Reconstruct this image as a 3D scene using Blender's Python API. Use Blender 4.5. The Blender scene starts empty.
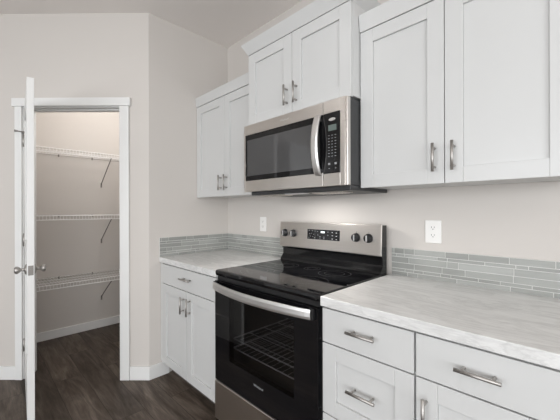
import bpy, bmesh, math, random
from mathutils import Vector, Matrix
random.seed(7)
S = bpy.context.scene
COL = S.collection
R = math.radians

# ------------------------------------------------------------------ camera
CAM = Vector((1.5511, -1.6854, 1.2705))
YAW = 0.7954; ROLL = -0.0024
fw = Vector((-math.sin(YAW), math.cos(YAW), 0)); rt = Vector((math.cos(YAW), math.sin(YAW), 0)); up = Vector((0, 0, 1))
r3 = rt*math.cos(ROLL)+up*math.sin(ROLL); u3 = up*math.cos(ROLL)-rt*math.sin(ROLL)
cd = bpy.data.cameras.new('camera'); cam = bpy.data.objects.new('camera', cd); COL.objects.link(cam)
cam.matrix_world = Matrix(((r3.x, u3.x, -fw.x, CAM.x), (r3.y, u3.y, -fw.y, CAM.y), (r3.z, u3.z, -fw.z, CAM.z), (0, 0, 0, 1)))
cd.sensor_width = 36; cd.lens = 309.81/560*36; cd.shift_x = (280-274.24)/560; cd.shift_y = 0.36/560
cd.clip_start = 0.02
S.camera = cam

# ------------------------------------------------------------------ world, light, exposure
w = bpy.data.worlds.new('world'); S.world = w; w.use_nodes = True
w.node_tree.nodes['Background'].inputs[0].default_value = (0.86, 0.93, 1.0, 1)
w.node_tree.nodes['Background'].inputs[1].default_value = 1.4
def area(name, loc, rot, sx, sy, power, col):
    l = bpy.data.lights.new(name, 'AREA'); l.shape = 'RECTANGLE'; l.size = sx; l.size_y = sy; l.energy = power; l.color = col
    o = bpy.data.objects.new(name, l); COL.objects.link(o); o.location = loc; o.rotation_euler = rot; return o
# daylight entering through the windows behind and beside the camera
area('south_window_daylight', (2.2, -5.35, 1.35), (R(98), 0, 0), 4.8, 1.9, 128, (.97, 0.985, 1.0))
area('east_window_daylight', (4.85, -2.8, 1.45), (R(98), 0, R(90)), 2.6, 1.9, 80, (.97, 0.985, 1.0))
# added unseen fill lights at the ceiling, and the small lamp in the pantry
def lamp(name, kind, loc, power, col, size):
    l = bpy.data.lights.new(name, kind); l.energy = power; l.color = col
    if kind == 'AREA': l.shape = 'DISK'; l.size = size
    else: l.shadow_soft_size = size
    o = bpy.data.objects.new(name, l); COL.objects.link(o); o.location = loc; return o
WARM = (1.0, .965, .93)
FILL_XY = [(.1, -1.55), (1.6, -1.55), (-.9, -2.9), (1.0, -3.0), (3.0, -2.6)]
for x, y in FILL_XY: lamp('ceiling_fill_light', 'AREA', (x, y, 2.745), 2, WARM, .15)  # invented out of view, added for warm highlights and shadows
lamp('pantry_light', 'POINT', (-1.42, -.66, 2.5), 17, (1, .98, .96), .10)
lamp('oven_fill_light', 'POINT', (.38, -.14, .77), .35, WARM, .02)  # added light to show the racks; the oven's own lamp is off
lamp('microwave_task_light', 'AREA', (.38, -.36, 1.357), 3.5, WARM, .10)
S.view_settings.view_transform = 'Standard'; S.view_settings.look = 'None'
S.view_settings.gamma = 1; S.view_settings.use_curve_mapping = False
S.view_settings.exposure = -0.03

# ------------------------------------------------------------------ materials
def mat(name, color=(.8, .8, .8), rough=.5, metal=0, spec=.5, coat=0, **k):
    m = bpy.data.materials.new(name); m.use_nodes = True
    b = m.node_tree.nodes['Principled BSDF']
    b.inputs['Base Color'].default_value = (*color, 1); b.inputs['Roughness'].default_value = rough
    b.inputs['Metallic'].default_value = metal; b.inputs['Specular IOR Level'].default_value = spec
    b.inputs['Coat Weight'].default_value = coat
    if 'emit' in k:
        b.inputs['Emission Color'].default_value = (*k['emit'], 1); b.inputs['Emission Strength'].default_value = k.get('es', 1)
    return m
def nodes(m): return m.node_tree.nodes, m.node_tree.links, m.node_tree.nodes['Principled BSDF']
def coords(m, scale, kind='Object', rot=(0, 0, 0)):
    n, l, b = nodes(m)
    t = n.new('ShaderNodeTexCoord'); mp = n.new('ShaderNodeMapping'); mp.inputs['Scale'].default_value = scale
    mp.inputs['Rotation'].default_value = rot
    l.new(t.outputs[kind], mp.inputs['Vector']); return mp
def ramp(m, fac, stops):
    n, l, b = nodes(m); r = n.new('ShaderNodeValToRGB')
    e = r.color_ramp.elements
    e[0].position, e[0].color = stops[0][0], (*stops[0][1], 1); e[1].position, e[1].color = stops[-1][0], (*stops[-1][1], 1)
    for p, c in stops[1:-1]:
        q = e.new(p); q.color = (*c, 1)
    l.new(fac, r.inputs[0]); return r
def bumped(m, fac, strength, dist=.001):
    n, l, b = nodes(m); bp = n.new('ShaderNodeBump'); bp.inputs['Strength'].default_value = strength; bp.inputs['Distance'].default_value = dist
    l.new(fac, bp.inputs['Height']); l.new(bp.outputs[0], b.inputs['Normal'])
def noise(m, vec, scale, detail=4, rough=.5, dist=0):
    n, l, b = nodes(m); t = n.new('ShaderNodeTexNoise'); t.inputs['Scale'].default_value = scale; t.inputs['Detail'].default_value = detail
    t.inputs['Roughness'].default_value = rough; t.inputs['Distortion'].default_value = dist
    l.new(vec, t.inputs['Vector']); return t

def wall_material(name, col):
    m = mat(name, col, .75, spec=.25); mp = coords(m, (1, 1, 1)); t = noise(m, mp.outputs[0], 160, 3)
    bumped(m, t.outputs[0], .12, .002); return m
M = {}
M['wall'] = wall_material('wall_paint_greige', (.60, .568, .536))
M['ceiling'] = wall_material('ceiling_paint', (.84, .80, .77))
M['white'] = mat('white_cabinet_paint', (.59, .593, .587), .32, spec=.45)
M['trim'] = mat('white_trim_paint', (.75, .75, .74), .35, spec=.45)
M['inside'] = mat('cabinet_underside', (.70, .69, .67), .5)
M['toe'] = mat('toe_kick_dark', (.10, .09, .085), .6)
M['plate'] = mat('white_plastic', (.82, .81, .79), .35)
M['slot'] = mat('dark_slot', (.03, .03, .03), .6)
M['wire'] = mat('white_coated_wire', (.86, .85, .84), .35)
M['bracket'] = mat('grey_steel_brace', (.25, .235, .22), .4, .4)
M['nickel'] = mat('brushed_nickel', (.44, .42, .40), .45, 1)
M['chrome'] = mat('polished_steel', (.80, .79, .78), .34, 1)
M['black'] = mat('black_enamel', (.006, .006, .0065), .12, spec=.5)
M['blackside'] = mat('charcoal_sheet_metal', (.040, .041, .043), .42, .1)
M['glass_black'] = mat('black_ceramic_glass', (.005, .005, .006), .035, spec=.5)
M['plastic_black'] = mat('black_plastic', (.014, .014, .015), .3)
M['print'] = mat('grey_print', (.30, .31, .32), .5)
M['ring'] = mat('faint_ring_print', (.06, .06, .06), .3)
M['lightprint'] = mat('light_print', (.62, .62, .62), .45)
M['clock'] = mat('lit_clock_digits', (.3, .35, .35), .4, emit=(.85, .95, .95), es=1.1)
M['lcd'] = mat('grey_green_lcd', (.12, .15, .14), .25)
M['grout'] = mat('pale_grout', (.72, .72, .70), .7)
M['cavity'] = mat('oven_enamel', (.07, .07, .07), .4)
M['rack'] = mat('oven_rack_steel', (.85, .85, .85), .4)
M['reflected'] = M['white']

def stainless(name, axis_scale, col=(.72, .685, .65), rough=.28):
    m = mat(name, col, rough, 1); mp = coords(m, axis_scale); t = noise(m, mp.outputs[0], 1, 3)
    r = ramp(m, t.outputs[0], [(.2, tuple(c*.97 for c in col)), (.8, tuple(min(1, c*1.02) for c in col))])
    n, l, b = nodes(m); l.new(r.outputs[0], b.inputs['Base Color'])
    mr = n.new('ShaderNodeMapRange'); mr.inputs['To Min'].default_value = rough-.02; mr.inputs['To Max'].default_value = rough+.03
    l.new(t.outputs[0], mr.inputs['Value']); l.new(mr.outputs[0], b.inputs['Roughness'])
    return m
M['steel'] = stainless('brushed_stainless', (3, 3, 260))

# dark wood plank floor, boards running along the cabinet wall
def floor_material():
    m = mat('dark_wood_planks', (.06, .05, .04), .5, spec=.22); n, l, b = nodes(m)
    mp = coords(m, (1, 1, 1))
    br = n.new('ShaderNodeTexBrick'); br.offset = .37; br.inputs['Scale'].default_value = 1
    br.inputs['Brick Width'].default_value = 1.22; br.inputs['Row Height'].default_value = .178
    br.inputs['Mortar Size'].default_value = .0012; br.inputs['Mortar Smooth'].default_value = .2; br.inputs['Bias'].default_value = 0
    br.inputs['Color1'].default_value = (0, 0, 0, 1); br.inputs['Color2'].default_value = (1, 1, 1, 1); br.inputs['Mortar'].default_value = (.5, .5, .5, 1)
    l.new(mp.outputs[0], br.inputs['Vector'])
    # per-board offset of the grain
    mx = n.new('ShaderNodeVectorMath'); mx.operation = 'MULTIPLY_ADD'; mx.inputs[1].default_value = (7.3, 3.1, 5.7)
    l.new(br.outputs['Color'], mx.inputs[0]); l.new(mp.outputs[0], mx.inputs[2])
    s1 = n.new('ShaderNodeMapping'); s1.inputs['Scale'].default_value = (1.6, 9, 1); l.new(mx.outputs[0], s1.inputs['Vector'])
    g1 = noise(m, s1.outputs[0], 1.3, 7, .66, .9)
    s2 = n.new('ShaderNodeMapping'); s2.inputs['Scale'].default_value = (5, 70, 1); l.new(mx.outputs[0], s2.inputs['Vector'])
    g2 = noise(m, s2.outputs[0], 1.5, 4, .6, .4)
    r1 = ramp(m, g1.outputs[0], [(.30, (.038, .028, .021)), (.47, (.075, .058, .046)), (.60, (.115, .091, .074)), (.76, (.19, .155, .128))])
    r2 = ramp(m, g2.outputs[0], [(.3, (.72, .72, .72)), (.7, (1.18, 1.18, 1.18))])
    mul = n.new('ShaderNodeMix'); mul.data_type = 'RGBA'; mul.blend_type = 'MULTIPLY'; mul.inputs[0].default_value = 1
    l.new(r1.outputs[0], mul.inputs[6]); l.new(r2.outputs[0], mul.inputs[7])
    r3_ = ramp(m, br.outputs['Color'], [(0, (.8, .8, .8)), (1, (1.35, 1.35, 1.35))])
    mul2 = n.new('ShaderNodeMix'); mul2.data_type = 'RGBA'; mul2.blend_type = 'MULTIPLY'; mul2.inputs[0].default_value = 1
    l.new(mul.outputs[2], mul2.inputs[6]); l.new(r3_.outputs[0], mul2.inputs[7])
    mo = n.new('ShaderNodeMix'); mo.data_type = 'RGBA'; l.new(br.outputs['Fac'], mo.inputs[0]); l.new(mul2.outputs[2], mo.inputs[6])
    mo.inputs[7].default_value = (.012, .010, .009, 1); l.new(mo.outputs[2], b.inputs['Base Color'])
    bumped(m, g2.outputs[0], .25, .001); return m
M['floor'] = floor_material()

# pale marbled laminate
def counter_material():
    m = mat('marbled_laminate', (.7, .7, .68), .28, spec=.45); n, l, b = nodes(m)
    mp = coords(m, (1.5, 5, 5), rot=(0, 0, R(14)))
    a = noise(m, mp.outputs[0], 1.7, 9, .62, 1.2)
    r = ramp(m, a.outputs[0], [(.30, (.60, .60, .59)), (.45, (.72, .72, .71)), (.50, (.63, .63, .62)), (.54, (.74, .74, .73)), (.75, (.79, .79, .78))])
    mp2 = coords(m, (6, 26, 26), rot=(0, 0, R(14))); c = noise(m, mp2.outputs[0], 1.6, 5, .7, .8)
    r2 = ramp(m, c.outputs[0], [(.35, (.86, .86, .86)), (.6, (1.0, 1.0, 1.0))])
    mul = n.new('ShaderNodeMix'); mul.data_type = 'RGBA'; mul.blend_type = 'MULTIPLY'; mul.inputs[0].default_value = 1
    l.new(r.outputs[0], mul.inputs[6]); l.new(r2.outputs[0], mul.inputs[7]); l.new(mul.outputs[2], b.inputs['Base Color'])
    return m
M['counter'] = counter_material()
def tile(name, col):
    m = mat(name, col, .32, spec=.4); mp = coords(m, (3, 3, 30)); t = noise(m, mp.outputs[0], 2, 3)
    n, l, b = nodes(m); r = ramp(m, t.outputs[0], [(.3, tuple(c*.92 for c in col)), (.7, tuple(c*1.08 for c in col))])
    l.new(r.outputs[0], b.inputs['Base Color']); return m
M['tiles'] = [tile('glass_tile_grey', (.29, .296, .280)), tile('glass_tile_sage', (.325, .332, .315)), tile('glass_tile_pale', (.37, .377, .36))]
def tinted():
    m = bpy.data.materials.new('tinted_oven_glass'); m.use_nodes = True; n = m.node_tree.nodes; l = m.node_tree.links
    n.clear(); o = n.new('ShaderNodeOutputMaterial'); mix = n.new('ShaderNodeMixShader'); mix.inputs[0].default_value = .06
    t = n.new('ShaderNodeBsdfTransparent'); t.inputs[0].default_value = (.52, .52, .53, 1)
    g = n.new('ShaderNodeBsdfGlossy'); g.inputs['Roughness'].default_value = .03
    l.new(t.outputs[0], mix.inputs[1]); l.new(g.outputs[0], mix.inputs[2]); l.new(mix.outputs[0], o.inputs[0]); return m
M['tinted'] = tinted()
def window_glass():
    m = bpy.data.materials.new('clear_window_glass'); m.use_nodes = True; n = m.node_tree.nodes; l = m.node_tree.links
    n.clear(); o = n.new('ShaderNodeOutputMaterial'); mix = n.new('ShaderNodeMixShader'); mix.inputs[0].default_value = .06
    t = n.new('ShaderNodeBsdfTransparent'); g = n.new('ShaderNodeBsdfGlossy'); g.inputs['Roughness'].default_value = .02
    l.new(t.outputs[0], mix.inputs[1]); l.new(g.outputs[0], mix.inputs[2]); l.new(mix.outputs[0], o.inputs[0]); return m
M['winglass'] = window_glass()
M['mwglass'] = mat('grey_mesh_glass', (.06, .06, .062), .06, spec=.9, coat=.2)

# ------------------------------------------------------------------ helpers
def BM(): return bmesh.new()
def box(bm, x0, x1, y0, y1, z0, z1, mi=0, T=None):
    vs = [bm.verts.new((x, y, z)) for z in (z0, z1) for y in (y0, y1) for x in (x0, x1)]
    if T is not None:
        for v_ in vs: v_.co = T @ v_.co
    for f in ((0, 2, 3, 1), (4, 5, 7, 6), (0, 1, 5, 4), (2, 6, 7, 3), (0, 4, 6, 2), (1, 3, 7, 5)):
        fc = bm.faces.new([vs[i] for i in f]); fc.material_index = mi
    return vs
def prism(bm, pts, z0, z1, mi=0):                     # plan polygon extruded upward
    a = [bm.verts.new((p[0], p[1], z0)) for p in pts]; b = [bm.verts.new((p[0], p[1], z1)) for p in pts]
    n = len(pts); fs = [bm.faces.new(a[::-1]), bm.faces.new(b)]
    for i in range(n): fs.append(bm.faces.new((a[i], a[(i+1) % n], b[(i+1) % n], b[i])))
    for f in fs: f.material_index = mi
def extrude_x(bm, prof, x0, x1, mi=0, off=None):      # (y,z) profile swept along x; off = mitre shift per profile point
    a = [bm.verts.new((x0-(off[i] if off else 0), p[0], p[1])) for i, p in enumerate(prof)]
    b = [bm.verts.new((x1+(off[i] if off else 0), p[0], p[1])) for i, p in enumerate(prof)]
    n = len(prof); fs = [bm.faces.new(a), bm.faces.new(b[::-1])]
    for i in range(n): fs.append(bm.faces.new((a[i], b[i], b[(i+1) % n], a[(i+1) % n])))
    for f in fs: f.material_index = mi
def tube(bm, pts, r, seg=10, mi=0, cap=True, up_=Vector((0, 0, 1))):
    pts = [Vector(p) for p in pts]; rings = []
    for i, p in enumerate(pts):
        d = (pts[min(i+1, len(pts)-1)]-pts[max(i-1, 0)]).normalized()
        u = up_ if abs(d.dot(up_)) < .95 else Vector((1, 0, 0))
        s = d.cross(u).normalized(); t = s.cross(d).normalized()
        rr = r[i] if isinstance(r, (list, tuple)) else r
        rings.append([bm.verts.new(p+(s*math.cos(2*math.pi*k/seg)+t*math.sin(2*math.pi*k/seg))*rr) for k in range(seg)])
    for a, b in zip(rings, rings[1:]):
        for k in range(seg):
            f = bm.faces.new((a[k], a[(k+1) % seg], b[(k+1) % seg], b[k])); f.smooth = seg > 6; f.material_index = mi
    if cap:
        for q in (rings[0][::-1], rings[-1]):
            f = bm.faces.new(q); f.material_index = mi
def obj(name, bm, m, parent=None, bevel=0, seg=2, loc=None):
    bmesh.ops.recalc_face_normals(bm, faces=bm.faces)
    me = bpy.data.meshes.new(name); bm.to_mesh(me); bm.free()
    for x in (m if isinstance(m, (list, tuple)) else [m]): me.materials.append(x)
    o = bpy.data.objects.new(name, me); COL.objects.link(o)
    if parent is not None: o.parent = parent
    if loc: o.location = loc
    if bevel:
        b = o.modifiers.new('bevel', 'BEVEL'); b.width = bevel; b.segments = seg; b.limit_method = 'ANGLE'; b.angle_limit = R(40)
    return o
def struct(name, bm, m, parent=None, bevel=0):
    o = obj(name, bm, m, parent, bevel)
    if parent is None: o['kind'] = 'structure'
    return o
def thing(name, label, cat, loc=(0, 0, 0), rotz=0, group=None):
    o = bpy.data.objects.new(name, None); COL.objects.link(o); o.location = loc; o.rotation_euler = (0, 0, rotz)
    o.empty_display_size = .05; o['label'] = label; o['category'] = cat
    if group: o['group'] = group
    return o
def tag(o, label, cat, group=None):
    o['label'] = label; o['category'] = cat
    if group: o['group'] = group
    return o
def text(name, body, size, m, parent, mw, depth=.0004):
    c = bpy.data.curves.new('t', 'FONT'); c.body = body; c.size = size; c.align_x = 'CENTER'; c.align_y = 'CENTER'; c.extrude = depth
    t = bpy.data.objects.new('t', c); COL.objects.link(t)
    dg = bpy.context.evaluated_depsgraph_get(); me = bpy.data.meshes.new_from_object(t.evaluated_get(dg))
    bpy.data.objects.remove(t); me.materials.clear(); me.materials.append(m); me.name = name
    me.transform(mw); o = bpy.data.objects.new(name, me); COL.objects.link(o); o.parent = parent; return o
FRONT = Matrix.Rotation(R(90), 4, 'X')                 # text standing up, facing -y

# ------------------------------------------------------------------ setting
XL = -.774; C = 2.76; XW = -2.2
A = Vector((XL, -.726)); U = Vector((-.70711, -.70711)); N = Vector((-.70711, .70711))   # U along the diagonal wall, N into the pantry
def dg_(s, n=0):
    p = A+U*s+N*n; return (p.x, p.y)
S0, S1, SE = .204, .968, 1.175
T_ = .115
bm = BM(); prism(bm, [(-2.4, -5.6), (5.1, -5.6), (5.1, .2), (-2.4, .2)], -.1, 0); struct('floor', bm, M['floor'])
bm = BM(); prism(bm, [(-2.4, -5.6), (5.1, -5.6), (5.1, .2), (-2.4, .2)], C, C+.1); struct('ceiling', bm, M['ceiling'])
bm = BM(); prism(bm, [(-2.3, 0), (5, 0), (5, .1), (-2.3, .1)], 0, C); struct('wall_back', bm, M['wall'])
# short side wall beside the cabinets together with the diagonal pantry wall
bm = BM()
k = dg_(0, T_); inner = (XL-T_, k[1] + (k[0]-(XL-T_))*-1)
inn_y = (A+N*T_).y + ((XL-T_)-(A+N*T_).x)              # where the two inner faces meet
prism(bm, [(XL, 0), (XL-T_, 0), (XL-T_, inn_y), A[:]], 0, C)
struct('wall_right_of_pantry', bm, M['wall']).name = 'wall_side'
bm = BM()
prism(bm, [A[:], (XL-T_, inn_y), dg_(S0, T_), dg_(S0)], 0, C)
prism(bm, [dg_(S0), dg_(S0, T_), dg_(S1, T_), dg_(S1)], 2.068, C)
prism(bm, [dg_(S1), dg_(S1, T_), dg_(SE, T_), dg_(SE)], 0, C)
struct('wall_pantry', bm, M['wall'])
e0, e1 = dg_(SE), dg_(SE, T_)
bm = BM(); prism(bm, [e0, e1, (XW, e1[1]), (XW, e0[1])], 0, C); struct('wall_west_return', bm, M['wall']).name = 'wall_pantry_return'
bm = BM(); prism(bm, [(XW, .1), (XW, -5.5), (XW-.1, -5.5), (XW-.1, .1)], 0, C); struct('wall_left', bm, M['wall'])
def wall_window(name, horiz, pos, lo, hi, a0, a1, z0, z1, n):
    bm = BM(); t = .1
    def pr(u0, u1, zz0, zz1):
        if u1 <= u0 or zz1 <= zz0: return
        if horiz: box(bm, u0, u1, pos-t, pos, zz0, zz1)
        else: box(bm, pos, pos+t, u0, u1, zz0, zz1)
    pr(lo, a0, 0, C); pr(a1, hi, 0, C); pr(a0, a1, 0, z0); pr(a0, a1, z1, C)
    struct(name, bm, M['wall'])
    wn = bpy.data.objects.new('window_%d' % n, None); COL.objects.link(wn); wn['kind'] = 'structure'
    f = BM(); g = BM()
    def fb(bmm, u0, u1, zz0, zz1, d0, d1):
        if horiz: box(bmm, u0, u1, pos-d1, pos-d0, zz0, zz1)
        else: box(bmm, pos+d0, pos+d1, u0, u1, zz0, zz1)
    w_ = .05
    fb(f, a0, a0+w_, z0, z1, .02, .08); fb(f, a1-w_, a1, z0, z1, .02, .08); fb(f, a0+w_, a1-w_, z0, z0+w_, .02, .08); fb(f, a0+w_, a1-w_, z1-w_, z1, .02, .08)
    mid = (a0+a1)/2; fb(f, mid-.03, mid+.03, z0+w_, z1-w_, .02, .08)
    obj('window_frame', f, M['trim'], wn, .003)
    fb(g, a0+w_, mid-.03, z0+w_, z1-w_, .045, .051); fb(g, mid+.03, a1-w_, z0+w_, z1-w_, .045, .051)
    obj('pane', g, M['winglass'], wn)
wall_window('wall_front', True, -5.5, -2.3, 5.1, -.4, 4.6, .25, 2.45, 1)
wall_window('wall_right', False, 5.0, -5.5, .1, -4.2, -1.4, .45, 2.45, 2)

# baseboards
def baseboard(name, p0, p1, side, h=.10, t=.014):
    p0, p1 = Vector(p0), Vector(p1); d = (p1-p0).normalized(); n = Vector((-d.y, d.x))*side*t
    bm = BM(); prism(bm, [p0[:], p1[:], (p1+n)[:], (p0+n)[:]], 0, h); return struct(name, bm, M['trim'], bevel=.003)
# the short side wall and the diagonal share a mitred corner
q = .014; mit = (XL+q, A.y - q*math.tan(R(22.5)))
bm = BM(); prism(bm, [(XL, -.575), (XL+q, -.575), mit, A[:]], 0, .10); prism(bm, [A[:], mit, (dg_(.143)[0]+.7071*q, dg_(.143)[1]-.7071*q), dg_(.143)], 0, .10)
struct('baseboard_right', bm, M['trim'], bevel=.002)
baseboard('baseboard_left', dg_(1.008), dg_(SE), 1)
baseboard('baseboard_pantry', (XW, e1[1]+.001), (XW, 0), -1, .085)
baseboard('baseboard_pantry_back', (XW+.014, 0), (XL-T_, 0), -1, .085)

# door casing, header and jambs of the pantry door, all in one trim piece each
def dbox(bm, s0, s1, n0, n1, z0, z1): prism(bm, [dg_(s0, n0), dg_(s1, n0), dg_(s1, n1), dg_(s0, n1)], z0, z1)
tr = bpy.data.objects.new('trim_1', None); COL.objects.link(tr); tr['kind'] = 'structure'
bm = BM(); dbox(bm, .146, .216, -.016, 0, 0, 2.056); obj('side_casing', bm, M['trim'], tr, .002)
bm = BM(); dbox(bm, .956, 1.008, -.016, 0, 0, 2.056); obj('side_casing', bm, M['trim'], tr, .002)
bm = BM(); dbox(bm, .134, 1.026, -.022, 0, 2.0565, 2.118); obj('header_casing', bm, M['trim'], tr, .002)
bm = BM()
J = .018
dbox(bm, S0, S0+J, 0, T_, 0, 2.050); dbox(bm, S1-J, S1, 0, T_, 0, 2.050); dbox(bm, S0, S1, 0, T_, 2.050, 2.068)
dbox(bm, S0+J, S0+J+.010, .042, .075, 0, 2.050); dbox(bm, S1-J-.010, S1-J, .042, .075, 0, 2.050); dbox(bm, S0+J, S1-J, .042, .075, 2.040, 2.050)
obj('door_jamb', bm, M['trim'], tr, .001)
for s0, s1 in ((.146, .216), (.956, 1.026)):
    bm = BM(); dbox(bm, s0, s1, T_, T_+.016, 0, 2.066); obj('pantry_side_casing', bm, M['trim'], tr, .002)
bm = BM(); dbox(bm, .222, .2238, .006, .034, .90, .95); obj('strike_plate', bm, M['nickel'], tr)

# the open door leaf, hinged on the left jamb, seen on its edge
hp = Vector(dg_(S1-J-.009, -.008))                      # hinge pin
free = Vector((-1.417+.0, 0)) ; 
dvec = (fw*.0)
lat = Vector((rt.x, rt.y)); dep = Vector((fw.x, fw.y))
DOORANG = R(50.3)
dd = (lat*math.cos(DOORANG) - dep*math.sin(DOORANG)).normalized()
dn = Vector((-dd.y, dd.x))
door = bpy.data.objects.new('door_1', None); COL.objects.link(door); door['kind'] = 'structure'
door.location = (hp.x, hp.y, 0); door.rotation_euler = (0, 0, math.atan2(dd.y, dd.x))
DW, DT, DH = .714, .035, 2.046
def door_leaf():
    bm = BM(); st = .115; y0, y1 = .002, .002+DT
    box(bm, .004, .004+st, y0, y1, .012, DH); box(bm, DW-st, DW, y0, y1, .012, DH)
    for z0, z1 in ((.012, .23), (.94, 1.06), (DH-.12, DH)): box(bm, .004+st, DW-st, y0, y1, z0, z1)
    for z0, z1 in ((.23, .94), (1.06, DH-.12)): box(bm, .004+st, DW-st, y0+.010, y1-.010, z0, z1)
    return obj('door_leaf', bm, M['trim'], door, .002)
leaf = door_leaf()
KX, KZ = DW-.060, .925
for sgn, yb in ((1, .002+DT), (-1, .002)):
    bm = BM()
    prof = [(.0, .0), (.031, .0), (.031, .004), (.024, .008), (.009, .011), (.008, .026), (.014, .031), (.020, .038), (.0225, .046), (.020, .053), (.012, .058), (.0, .059)]
    n = 20; rings = [[bm.verts.new((KX+r_*math.cos(2*math.pi*k/n), yb+sgn*y_, KZ+r_*math.sin(2*math.pi*k/n))) for k in range(n)] for r_, y_ in prof[1:-1]]
    for a, b in zip(rings, rings[1:]):
        for k in range(n): bm.faces.new((a[k], a[(k+1) % n], b[(k+1) % n], b[k])).smooth = True
    bm.faces.new(rings[0]); bm.faces.new(rings[-1]).smooth = True
    obj('door_knob', bm, M['nickel'], door)
bm = BM(); box(bm, DW, DW+.0015, .002+DT/2-.0125, (.002+DT/2)+.0125, KZ-.028, KZ+.028); tube(bm, [(DW+.001, (.002+DT/2), KZ), (DW+.009, (.002+DT/2), KZ)], .008, 12)
obj('latch_plate', bm, M['bracket'], door)
for z in (.26, 1.05, 1.80):
    bm = BM(); tube(bm, [(-.003, -.003, z-.045), (-.003, -.003, z+.045)], .0065, 10)
    tube(bm, [(-.003, -.003, z+.045), (-.003, -.003, z+.054)], [.005, .002], 10)
    box(bm, .002, .0038, .0, .030, z-.045, z+.045)
    obj('hinge', bm, M['nickel'], door)
bm = BM(); tube(bm, [(-.003, -.003, 1.864), (-.008, -.030, 1.868), (-.012, -.056, 1.870)], [.006, .0045, .009], 8); tube(bm, [(-.003, -.003, 1.856), (-.003, -.003, 1.872)], .009, 10)
obj('hinge_pin_stop', bm, M['bracket'], door)

# ------------------------------------------------------------------ cabinets
def shaker(bm, x0, x1, y, z0, z1, st=.065, rail=.062, t=.019, rec=.0095):
    box(bm, x0, x0+st, y, y+t, z0, z1); box(bm, x1-st, x1, y, y+t, z0, z1)
    box(bm, x0+st, x1-st, y, y+t, z0, z0+rail); box(bm, x0+st, x1-st, y, y+t, z1-rail, z1)
    box(bm, x0+st, x1-st, y+rec, y+t-.001, z0+rail, z1-rail)
def bar_pull(parent, x, y, z, vertical, L=.115, cc=.076, r=.0058, out=.032):
    bm = BM(); d = Vector((0, 0, 1)) if vertical else Vector((1, 0, 0)); c = Vector((x, y-out, z))
    tube(bm, [c-d*L/2, c+d*L/2], r, 12, up_=Vector((0, 1, 0)))
    for s in (-1, 1):
        p = c+d*cc/2*s; tube(bm, [p, (p.x, y, p.z)], r*.8, 10)
    return obj('handle', bm, M['nickel'], parent)
def crown(parent, w, yf, z0, h, flare, ret_l, ret_r, depth):
    bm = BM()
    lo, hi = z0, z0+h; t = .016
    # front board, leaning outward, with its ends returning along the cabinet sides
    prof = [(yf, lo), (yf-flare, hi), (yf-flare+t, hi), (yf+t, lo)]
    ll = [0, flare, flare-t, -t] if ret_l else [0]*4
    rr = [0, flare, flare-t, -t] if ret_r else [0]*4
    a = [bm.verts.new((-ll[i], p[0], p[1])) for i, p in enumerate(prof)]
    b = [bm.verts.new((w+rr[i], p[0], p[1])) for i, p in enumerate(prof)]
    for i in range(4): bm.faces.new((a[i], b[i], b[(i+1) % 4], a[(i+1) % 4]))
    for side, ring, ret in ((-1, a, ret_l), (1, b, ret_r)):
        if not ret: bm.faces.new(ring); continue
        x0 = 0 if side < 0 else w
        xs = [x0+side*0, x0+side*flare, x0+side*(flare-t), x0-side*t]
        back = [bm.verts.new((xs[i], -.003, prof[i][1])) for i in range(4)]
        for i in range(4): bm.faces.new((ring[i], ring[(i+1) % 4], back[(i+1) % 4], back[i]))
        bm.faces.new(back)
    return obj('crown_molding', bm, M['white'], parent, .0015)
G = .0015
def upper(name, label, x0, w, z0, z1, depth, crown_h, flare, splits, hz, ret=(0, 0), group=None, hinges=None):
    t = thing(name, label, 'cabinet', (x0, 0, z0), 0, group)
    bm = BM(); h = z1-z0
    box(bm, 0, w, -depth+.020, -.002, .006, h+crown_h*.85); obj('body', bm, [M['white']], t, .001)
    xs = [0]+splits+[w]
    for i in range(len(xs)-1):
        a, b = xs[i]+G, xs[i+1]-G
        bm = BM(); shaker(bm, a, b, -depth, 0, h-.003); d = obj('door', bm, M['white'], t, .0015)
        hx = b-.034 if i % 2 == 0 else a+.034
        bar_pull(d, hx, -depth, hz-z0, True)
    crown(t, w, -depth-.004 if not ret[0] else -depth-.002, h, crown_h, flare, ret[0], ret[1], depth)
    return t
YU, YM = .3217, .3983
upper('wall_cabinet', 'white two-door wall cabinet in the corner, left of the microwave', XL+.002, -XL-.004, 1.379, 2.137, YU, .074, .010, [.395], 1.480, group=None)
upper('wall_cabinet', 'raised white two-door wall cabinet directly above the microwave, with the tallest crown', .001, .759, 1.812, 2.270, YM, .066, .034, [.381], 1.918, ret=(1, 1))
upper('wall_cabinet', 'large white two-door wall cabinet right of the microwave, above the longer counter', .763, .761, 1.379, 2.137, YU, .080, .010, [.377], 1.484)

def base(label, x0, w, fronts, filler=None, handle_len=.122):
    t = thing('base_cabinet', label, 'cabinet', (x0, 0, 0)); yf = -.641
    bm = BM(); box(bm, 0, w, -.6215, -.002, .102, .872); obj('body', bm, M['white'], t, .001)
    bm = BM(); box(bm, 0, w, -.545, -.53, .0, .102); obj('toe_kick', bm, M['toe'], t)
    if filler:
        bm = BM(); box(bm, filler[0], filler[1], yf+.004, -.6217, .115, .868); obj('filler_strip', bm, M['white'], t)
    for kind, a, b, z0, z1, hx, hz, L in fronts:
        bm = BM()
        if kind == 'slab': box(bm, a+G, b-G, yf, yf+.019, z0, z1)
        else: shaker(bm, a+G, b-G, yf, z0, z1)
        d = obj('door' if kind == 'door' else 'drawer', bm, M['white'], t, .0018)
        bar_pull(d, hx, yf, hz, kind == 'door', L)
    return t
LX = -.774+.002
base('white base cabinet left of the stove, one drawer over two doors', LX, .768,
     [('slab', .030, .766, .722, .866, .420, .803, .130), ('door', .030, .401, .115, .717, .374, .625, .115), ('door', .403, .766, .115, .717, .4575, .627, .115)], (0, .028))
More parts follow.
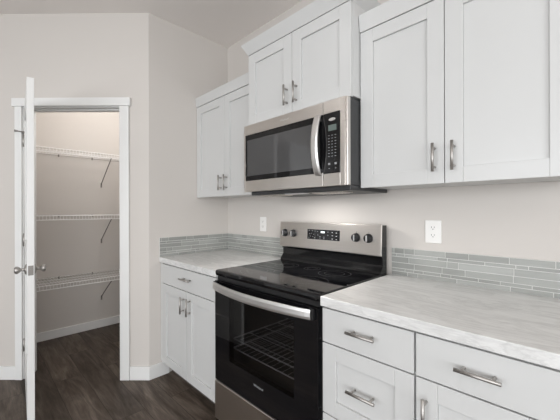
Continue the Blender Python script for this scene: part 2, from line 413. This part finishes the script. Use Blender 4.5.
base('white base cabinet with a stack of drawers, right of the stove', .767, .378,
     [('slab', .002, .376, .728, .866, .190, .806, .115), ('drawer', .002, .376, .436, .723, .192, .583, .115), ('drawer', .002, .376, .115, .431, .192, .300, .115)])
base('white base cabinet at the right edge with a wide drawer above a door', 1.1465, .360,
     [('slab', .001, .358, .728, .866, .180, .802, .115), ('door', .001, .358, .115, .723, .035, .617, .115)])

# counters
def counter(label, x0, x1):
    bm = BM(); box(bm, 0, x1-x0, -.650, -.001, 0, .040)
    return tag(obj('countertop', bm, M['counter'], None, .003, loc=(x0, 0, .874)), label, 'countertop')
counter('pale marbled countertop in the corner left of the stove', XL+.001, -.003)
counter('long pale marbled countertop right of the stove', .765, 1.520)

# linear glass mosaic strips
ROWS = [.0215, .0165, .031, .032, .0165, .0305]
def mosaic(label, L, loc, rotz, rnd):
    t = BM(); g = .0030; th = .008; H = .148
    box(t, 0, L, -.0055, 0, 0, H, 0)
    z = .0; rg = random.Random(rnd)
    for h in ROWS:
        x = -rg.uniform(0, .12)
        while x < L:
            w_ = rg.choice([.055, .10, .15, .15, .20])*rg.uniform(.9, 1.1)*(1 if h > .02 else .8)
            a, b = max(x, 0)+g/2, min(x+w_, L)-g/2
            if b-a > .004: box(t, a, b, -th, -.0056, z+g/2, z+h-g/2, 1+rg.choice([0, 0, 1, 1, 1, 2]))
            x += w_
        z += h
    o = obj('tile_backsplash', t, [M['grout']]+M['tiles'], None, loc=loc); o.rotation_euler = (0, 0, rotz)
    return tag(o, label, 'backsplash')
mosaic('short strip of grey-green glass tile on the side wall by the corner', .647, (XL+.001, -.648, .9142), R(90), 3)
mosaic('strip of grey-green glass tile between the corner and the stove', .762, (XL+.0095, -.001, .9142), 0, 5)
mosaic('long strip of grey-green glass tile above the right countertop', 1.520-.775, (.775, -.001, .9142), 0, 9)

# ------------------------------------------------------------------ microwave
def microwave():
    W = .761; z0, z1 = 1.388, 1.806; yf = -.435
    t = thing('microwave', 'stainless steel over-the-range microwave hung under a white cabinet', 'microwave', (.0005, 0, z0)); H = z1-z0
    bm = BM(); box(bm, .002, W-.002, -.405, -.003, .004, H-.002); obj('body', bm, M['blackside'], t, .002)
    # slightly bulged door and control fascia
    def fascia(x0, x1, cut, name, rnd_r=False):
        bm = BM()
        a0, a1, b0, b1 = cut
        y1 = -.4055
        for q in ((x0, a0, 0, H), (a1, x1, 0, H), (a0, a1, 0, b0), (a0, a1, b1, H)):
            if q[1]-q[0] > .0005: box(bm, q[0], q[1], yf, y1, q[2], q[3])
        box(bm, a0, a1, yf+.012, y1, b0, b1)
        return obj(name, bm, M['steel'], t, .0012)
    SP = .622
    d = fascia(0, SP-.001, (.014, SP-.0015, .068, .356), 'door')
    # dark glass with a lighter window inside a black border
    bm = BM(); box(bm, .0145, SP-.0018, yf-.0005, yf+.012, .0685, .3555); obj('door_glass', bm, M['glass_black'], d, .001)
    bm = BM(); box(bm, .034, .560, yf-.0012, yf-.0006, .098, .322); obj('viewing_window', bm, M['mwglass'], d)
    # arched handle
    bm = BM(); n = 22; zA, zB = .058, .356; prev = None
    for i in range(n+1):
        u = i/n; z = zA+(zB-zA)*u; o_ = .012+.032*math.sin(math.pi*u)**.75; hw = .020
        tk = .010
        ring = [bm.verts.new((.597+sx*hw, yf-o_+sy, z)) for sx, sy in ((-1, .002), (-.55, -.002), (.55, -.002), (1, .002), (1, tk), (-1, tk))]
        if prev:
            for k_ in range(6): bm.faces.new((prev[k_], prev[(k_+1) % 6], ring[(k_+1) % 6], ring[k_]))
        else: bm.faces.new(ring)
        prev = ring
    bm.faces.new(prev)
    for zz in (zA, zB-.03): box(bm, .583, .611, yf-.012, yf-.0012, zz, zz+.03)
    h = obj('handle', bm, M['chrome'], d, .0012)
    # control fascia
    c = fascia(SP+.001, W-.012, (SP+.0015, .722, .062, .357), 'control_fascia')
    bm = BM(); box(bm, W-.0118, W, yf+.0035, -.4055, 0, H); obj('end_trim', bm, M['steel'], c, .003, 3)
    bm = BM(); box(bm, SP+.0018, .7215, yf-.001, yf+.012, .0625, .3565); p = obj('control_panel', bm, M['glass_black'], t, .002)
    bm = BM(); box(bm, .655, .702, yf-.0018, yf-.0012, .268, .297); obj('display', bm, M['lcd'], p)
    bm = BM(); n = 24; ring = [bm.verts.new((.677+.020*math.cos(2*math.pi*i/n), yf-.0020, .323+.0075*math.sin(2*math.pi*i/n))) for i in range(n)]
    ring2 = [bm.verts.new((v_.co.x, yf-.0011, v_.co.z)) for v_ in ring]
    bm.faces.new(ring); bm.faces.new(ring2)
    for i in range(n): bm.faces.new((ring[i], ring[(i+1) % n], ring2[(i+1) % n], ring2[i]))
    obj('badge', bm, M['chrome'], p)
    for r_ in range(8):
        for c_ in range(3):
            x = .658+c_*.019; z = .246-r_*.0145
            bm = BM(); box(bm, x-.0042, x+.0042, yf-.0016, yf-.0012, z-.0013, z+.0013); obj('button', bm, M['print'], p)
    for x in (.660, .697):
        bm = BM(); box(bm, x-.006, x+.006, yf-.0016, yf-.0012, .103, .113); obj('button', bm, M['print'], p)
        bm = BM(); box(bm, x-.004, x+.004, yf-.0016, yf-.0012, .084, .087); obj('button', bm, M['print'], p)
    text('logo', 'Whirlpool', .016, M['chrome'], d, Matrix.Translation((.356, yf-.0004, .388)) @ FRONT)
    # vent underside: dark lip, grille panels and lamp lens
    bm = BM(); box(bm, .03, W-.004, -.400, -.02, -.022, .0035); u = obj('vent_base', bm, M['blackside'], t, .004)
    for x in (.08, .50):
        bm = BM()
        box(bm, x, x+.19, -.37, -.27, -.027, -.0225)
        for i in range(9): box(bm, x+.008+i*.02, x+.016+i*.02, -.362, -.278, -.0295, -.0275)
        obj('grease_filter', bm, M['steel'], u, .0005)
    bm = BM(); box(bm, .31, .45, -.385, -.33, -.026, -.0225); obj('lamp_lens', bm, M['plate'], u, .001)
microwave()

# ------------------------------------------------------------------ range
def stove():
    t = thing('stove', 'freestanding electric stove, stainless with black glass top and oven door', 'stove', (.001, 0, 0)); W = .760
    # side and back shell with an open oven cavity
    bm = BM(); yb, yf = -.03, -.626
    box(bm, 0, .02, yf, yb, .02, .885); box(bm, W-.02, W, yf, yb, .02, .885); box(bm, .02, W-.02, yb-.02, yb, .02, .885)
    box(bm, .02, W-.02, yf, yb-.02, .30, .335); box(bm, .02, W-.02, yf, yb-.02, .82, .885)
    obj('body', bm, M['blackside'], t, .001)
    bm = BM()
    box(bm, .09, W-.09, -.10, -.095, .336, .819); box(bm, .09, .095, yf+.005, -.10, .336, .819); box(bm, W-.095, W-.09, yf+.005, -.10, .336, .819)
    box(bm, .095, W-.095, yf+.005, -.10, .336, .345)
    obj('oven_cavity', bm, M['cavity'], t)
    for z in (.476, .530):
        bm = BM()
        for y in (-.60, -.12): tube(bm, [(.10, y, z), (W-.10, y, z)], .0036, 8)
        for y in (-.48, -.36, -.24): tube(bm, [(.10, y, z), (W-.10, y, z)], .002, 6)
        for i in range(15): x = .115+i*(W-.23)/14; tube(bm, [(x, -.60, z+.003), (x, -.12, z+.003)], .0010, 6)
        for x in (.10, W-.10): tube(bm, [(x, -.60, z), (x, -.12, z)], .003, 6)
        obj('oven_rack', bm, M['rack'], t)
    # glass cooktop with deep black front lip
    bm = BM(); extrude_x(bm, [(-.052, .888), (-.052, .921), (-.636, .921), (-.647, .9195), (-.653, .914), (-.654, .902), (-.648, .888)], 0, W)
    ct = obj('cooktop', bm, M['glass_black'], t, .0015)
    for x, y, r in ((.20, -.50, .10), (.56, -.50, .115), (.20, -.25, .075), (.56, -.25, .09), (.38, -.22, .05)):
        bm = BM(); n = 48
        for rr in (r, r*.62):
            a = [bm.verts.new((x+rr*math.cos(2*math.pi*i/n), y+rr*math.sin(2*math.pi*i/n), .92125)) for i in range(n)]
            b = [bm.verts.new((x+(rr-.002)*math.cos(2*math.pi*i/n), y+(rr-.002)*math.sin(2*math.pi*i/n), .92125)) for i in range(n)]
            for i in range(n): bm.faces.new((a[i], a[(i+1) % n], b[(i+1) % n], b[i]))
        obj('burner_ring', bm, M['ring'], ct)
    # vent strip under the lip
    bm = BM(); box(bm, .004, W-.004, -.640, -.6262, .862, .887); obj('vent_strip', bm, M['plastic_black'], t, .001)
    # oven door: black glass face with a window opening
    y0, y1 = -.657, -.628; wx0, wx1, wz0, wz1 = .142, .624, .428, .780
    bm = BM()
    for q in ((.002, wx0, .283, .860), (wx1, W-.002, .283, .860), (wx0, wx1, .283, wz0), (wx0, wx1, wz1, .860)): box(bm, q[0], q[1], y0, y1, q[2], q[3])
    bmesh.ops.remove_doubles(bm, verts=bm.verts, dist=1e-5)
    d = obj('oven_door', bm, M['glass_black'], t)
    bm = BM(); box(bm, wx0+.0003, wx1-.0003, y0+.0006, y0+.005, wz0+.0003, wz1-.0003); obj('oven_window', bm, M['tinted'], d)
    text('logo', 'Whirlpool', .017, M['print'], d, Matrix.Translation((.384, y0-.0004, .383)) @ FRONT)
    bm = BM(); n = 30; prev = None; X0, X1 = .003, .730
    for i in range(n+1):
        u = i/n; x = X0+(X1-X0)*u; o_ = .016+.046*math.sin(math.pi*u)**.8; tk = .013
        ring = [bm.verts.new((x, y0-o_+dy, z)) for dy, z in ((.0, .811), (-.003, .823), (-.003, .843), (.0, .855), (tk, .853), (tk, .813))]
        if prev:
            for k_ in range(6): bm.faces.new((prev[k_], prev[(k_+1) % 6], ring[(k_+1) % 6], ring[k_]))
        else: bm.faces.new(ring)
        prev = ring
    bm.faces.new(prev); h = obj('handle', bm, stainless('brushed_handle_steel', (3, 3, 200), (.80, .79, .78), .42), d, .0015)
    for x in (.003, .716):
        bm = BM(); box(bm, x, x+.026, y0-.016, y0-.0003, .810, .857); obj('handle_mount', bm, M['plastic_black'], d, .002)
    # storage drawer
    bm = BM(); box(bm, .001, W-.001, -.660, -.628, .055, .277); obj('storage_drawer', bm, M['steel'], t, .003)
    for x, y in ((.04, -.60), (W-.04, -.60), (.04, -.08), (W-.04, -.08)):
        bm = BM(); tube(bm, [(x, y, 0), (x, y, .0195)], .016, 12); obj('foot', bm, M['plastic_black'], t)
    # backguard
    bm = BM(); extrude_x(bm, [(-.035, .885), (-.035, 1.186), (-.092, 1.186), (-.098, 1.020), (-.080, 1.004), (-.078, .965), (-.104, .935), (-.108, .9216), (-.05, .9215)], .002, W-.002)
    bg = obj('backguard', bm, M['black'], t, .0015)
    bm = BM(); extrude_x(bm, [(-.0925, 1.190), (-.102, 1.189), (-.109, 1.022), (-.105, 1.018), (-.0985, 1.018)], -.002, W+.0015)
    st = obj('control_fascia', bm, M['steel'], t, .001)
    def yat(z): return -.109+(z-1.022)*(.007/.167)
    for x in (.049, .128, .610, .688):
        bm = BM(); z = 1.114; y = yat(z); n = 24
        prof = [(.0255, -.0002), (.0255, -.007), (.0225, -.009), (.0215, -.022), (.019, -.024)]
        rings = [[bm.verts.new((x+r_*math.cos(2*math.pi*i/n), y+dy, z+r_*math.sin(2*math.pi*i/n))) for i in range(n)] for r_, dy in prof]
        for a, b in zip(rings, rings[1:]):
            for i in range(n): bm.faces.new((a[i], a[(i+1) % n], b[(i+1) % n], b[i])).smooth = True
        bm.faces.new(rings[0]); bm.faces.new(rings[-1])
        kb = obj('control_knob', bm, M['plastic_black'], t)
        bm = BM(); box(bm, x-.0030, x+.0030, y-.033, y-.0242, z-.017, z+.017); obj('knob_grip', bm, M['chrome'], kb, .001)
        bm = BM(); box(bm, x-.0008, x+.0008, yat(z+.031)-.0006, yat(z+.031)-.0001, z+.027, z+.034); obj('knob_mark', bm, M['slot'], st)
    bm = BM(); za, zb = 1.084, 1.148
    extrude_x(bm, [(yat(za)-.0012, za), (yat(zb)-.0012, zb), (yat(zb)+.001, zb), (yat(za)+.001, za)], .249, .499); dp = obj('display_panel', bm, M['glass_black'], t, .0005)
    bm = BM(); z = 1.132; box(bm, .358, .388, yat(z)-.0019, yat(z)-.0013, z-.005, z+.006); obj('clock_display', bm, M['clock'], dp)
    for x, z in [(.265, 1.14), (.29, 1.138), (.313, 1.137), (.268, 1.118), (.285, 1.122), (.302, 1.116), (.275, 1.103), (.295, 1.1), (.262, 1.094), (.31, 1.094), (.332, 1.135), (.335, 1.113), (.352, 1.104), (.352, 1.094), (.383, 1.102), (.383, 1.093), (.412, 1.135), (.412, 1.115),
                 (.445, 1.134), (.475, 1.132), (.445, 1.114), (.475, 1.112), (.445, 1.094), (.475, 1.092)]:
        bm = BM(); box(bm, x-.004, x+.004, yat(z)-.0019, yat(z)-.0013, z-.0016, z+.0016); obj('button', bm, M['print'] if x < .42 else M['lightprint'], dp)
stove()

# ------------------------------------------------------------------ outlets
def outlet(label, x, z, w_, kind):
    t = thing('wall_outlet', label, 'outlet', (x, 0, z))
    bm = BM(); box(bm, -w_/2, w_/2, -.006, -.0005, -.058, .058); obj('cover_plate', bm, M['plate'], t, .0025, 3)
    for s in (-1, 1):
        bm = BM(); n = 20
        pts = [(.0165*math.cos(2*math.pi*i/n), max(-.0125, min(.0125, .0165*math.sin(2*math.pi*i/n)))) for i in range(n)]
        a = [bm.verts.new((p[0], -.0063, s*.0195+p[1])) for p in pts]; b = [bm.verts.new((p[0], -.0078, s*.0195+p[1])) for p in pts]
        bm.faces.new(a); bm.faces.new(b)
        for i in range(n): bm.faces.new((a[i], a[(i+1) % n], b[(i+1) % n], b[i]))
        rc = obj('socket', bm, M['plate'], t)
        bm = BM(); zc = s*.0195
        box(bm, -.0075, -.0055, -.0083, -.0079, zc-.001, zc+.007); box(bm, .0055, .0075, -.0083, -.0079, zc-.001, zc+.007)
        tube(bm, [(0, -.0079, zc-.0065), (0, -.0083, zc-.0065)], .0025, 10)
        obj('slots', bm, M['slot'], rc)
    bm = BM(); tube(bm, [(0, -.0063, 0), (0, -.0072, 0)], .003, 10); obj('screw', bm, M['plate'], t)
outlet('white duplex wall outlet above the long right tile strip', .991, 1.160, .077, 0)
outlet('small white wall outlet between the corner and the stove', -.292, 1.160, .074, 0)

# ------------------------------------------------------------------ pantry shelves
def wire_shelf(label, z):
    y0, y1 = e1[1]+.004, -.004; D = .385
    t = thing('wire_shelf', label, 'shelf', (XW, (y0+y1)/2, z), 0, None); yc = (y0+y1)/2; a, b = y0-yc, y1-yc
    bm = BM()
    for x, zz, r in ((.006, 0, .003), (D, 0, .0040), (D+.003, -.036, .0042), (.13, -.003, .0028), (.26, -.003, .0028)): tube(bm, [(x, a, zz), (x, b, zz)], r, 6, up_=Vector((0, 0, 1)))
    n = int((b-a)/.0254)
    for i in range(n+1):
        y = a+.01+i*(b-a-.02)/n
        tube(bm, [(.006, y, .003), (D, y, .003), (D+.004, y, -.001), (D+.006, y, -.038)], .0019, 4, up_=Vector((0, 1, 0)))
    obj('wire_deck', bm, M['wire'], t)
    for i in range(5):
        y = a+.12+i*.30; bm = BM()
        box(bm, .001, .010, y-.006, y+.006, -.020, .006); obj('wall_clip', bm, M['bracket'], t, .001)
    yb = -.662-yc
    bm = BM(); tube(bm, [(D+.004, yb-.014, -.036), (D-.006, yb-.014, -.045), (.012, yb, -.265), (.004, yb, -.275)], .0045, 8); box(bm, .0005, .005, yb-.007, yb+.007, -.31, -.262)
    obj('support_brace', bm, M['bracket'], t)
wire_shelf('top white wire shelf on the pantry wall', 1.834)
wire_shelf('middle white wire shelf on the pantry wall, halfway up and nearly edge-on', 1.226)
wire_shelf('bottom white wire shelf on the pantry wall, seen from above', .607)

# ------------------------------------------------------------------ ceiling fittings (fixed to the room); round trims added for the unseen fill lights
M['lampglass'] = mat('lit_lamp_glass', (.9, .88, .85), .4, emit=(1, .95, .9), es=4)
ceil = bpy.data.objects['ceiling']
for x, y in FILL_XY:
    bm = BM(); tube(bm, [(x, y, 2.753), (x, y, 2.7605)], .095, 24); obj('fill_light_trim', bm, M['trim'], ceil)
bm = BM(); tube(bm, [(-1.42, -.66, 2.68), (-1.42, -.66, 2.76)], [.06, .07], 20); obj('pantry_light_base', bm, M['trim'], ceil)

# tall white cabinet run on the left wall behind the camera's view, seen mirrored in the microwave glass
t = thing('tall_cabinet', 'white tall two-door cabinet seen only as a reflection in the microwave glass', 'cabinet', (XW+.002, -3.2, 0), R(90))
bm = BM(); box(bm, -.60, .60, -.58, -.002, .10, 2.30); obj('body', bm, M['white'], t, .001)
bm = BM(); box(bm, -.60, .60, -.52, -.50, 0, .10); obj('toe_kick', bm, M['toe'], t)
for a, b, hx in ((-.60, 0, -.04), (0, .60, .04)):
    bm = BM(); shaker(bm, a+G, b-G, -.60, .115, 1.62); d = obj('door', bm, M['white'], t, .0015); bar_pull(d, hx, -.60, 1.05, True)
    bm = BM(); shaker(bm, a+G, b-G, -.60, 1.625, 2.295); d = obj('door', bm, M['white'], t, .0015); bar_pull(d, hx, -.60, 1.72, True)
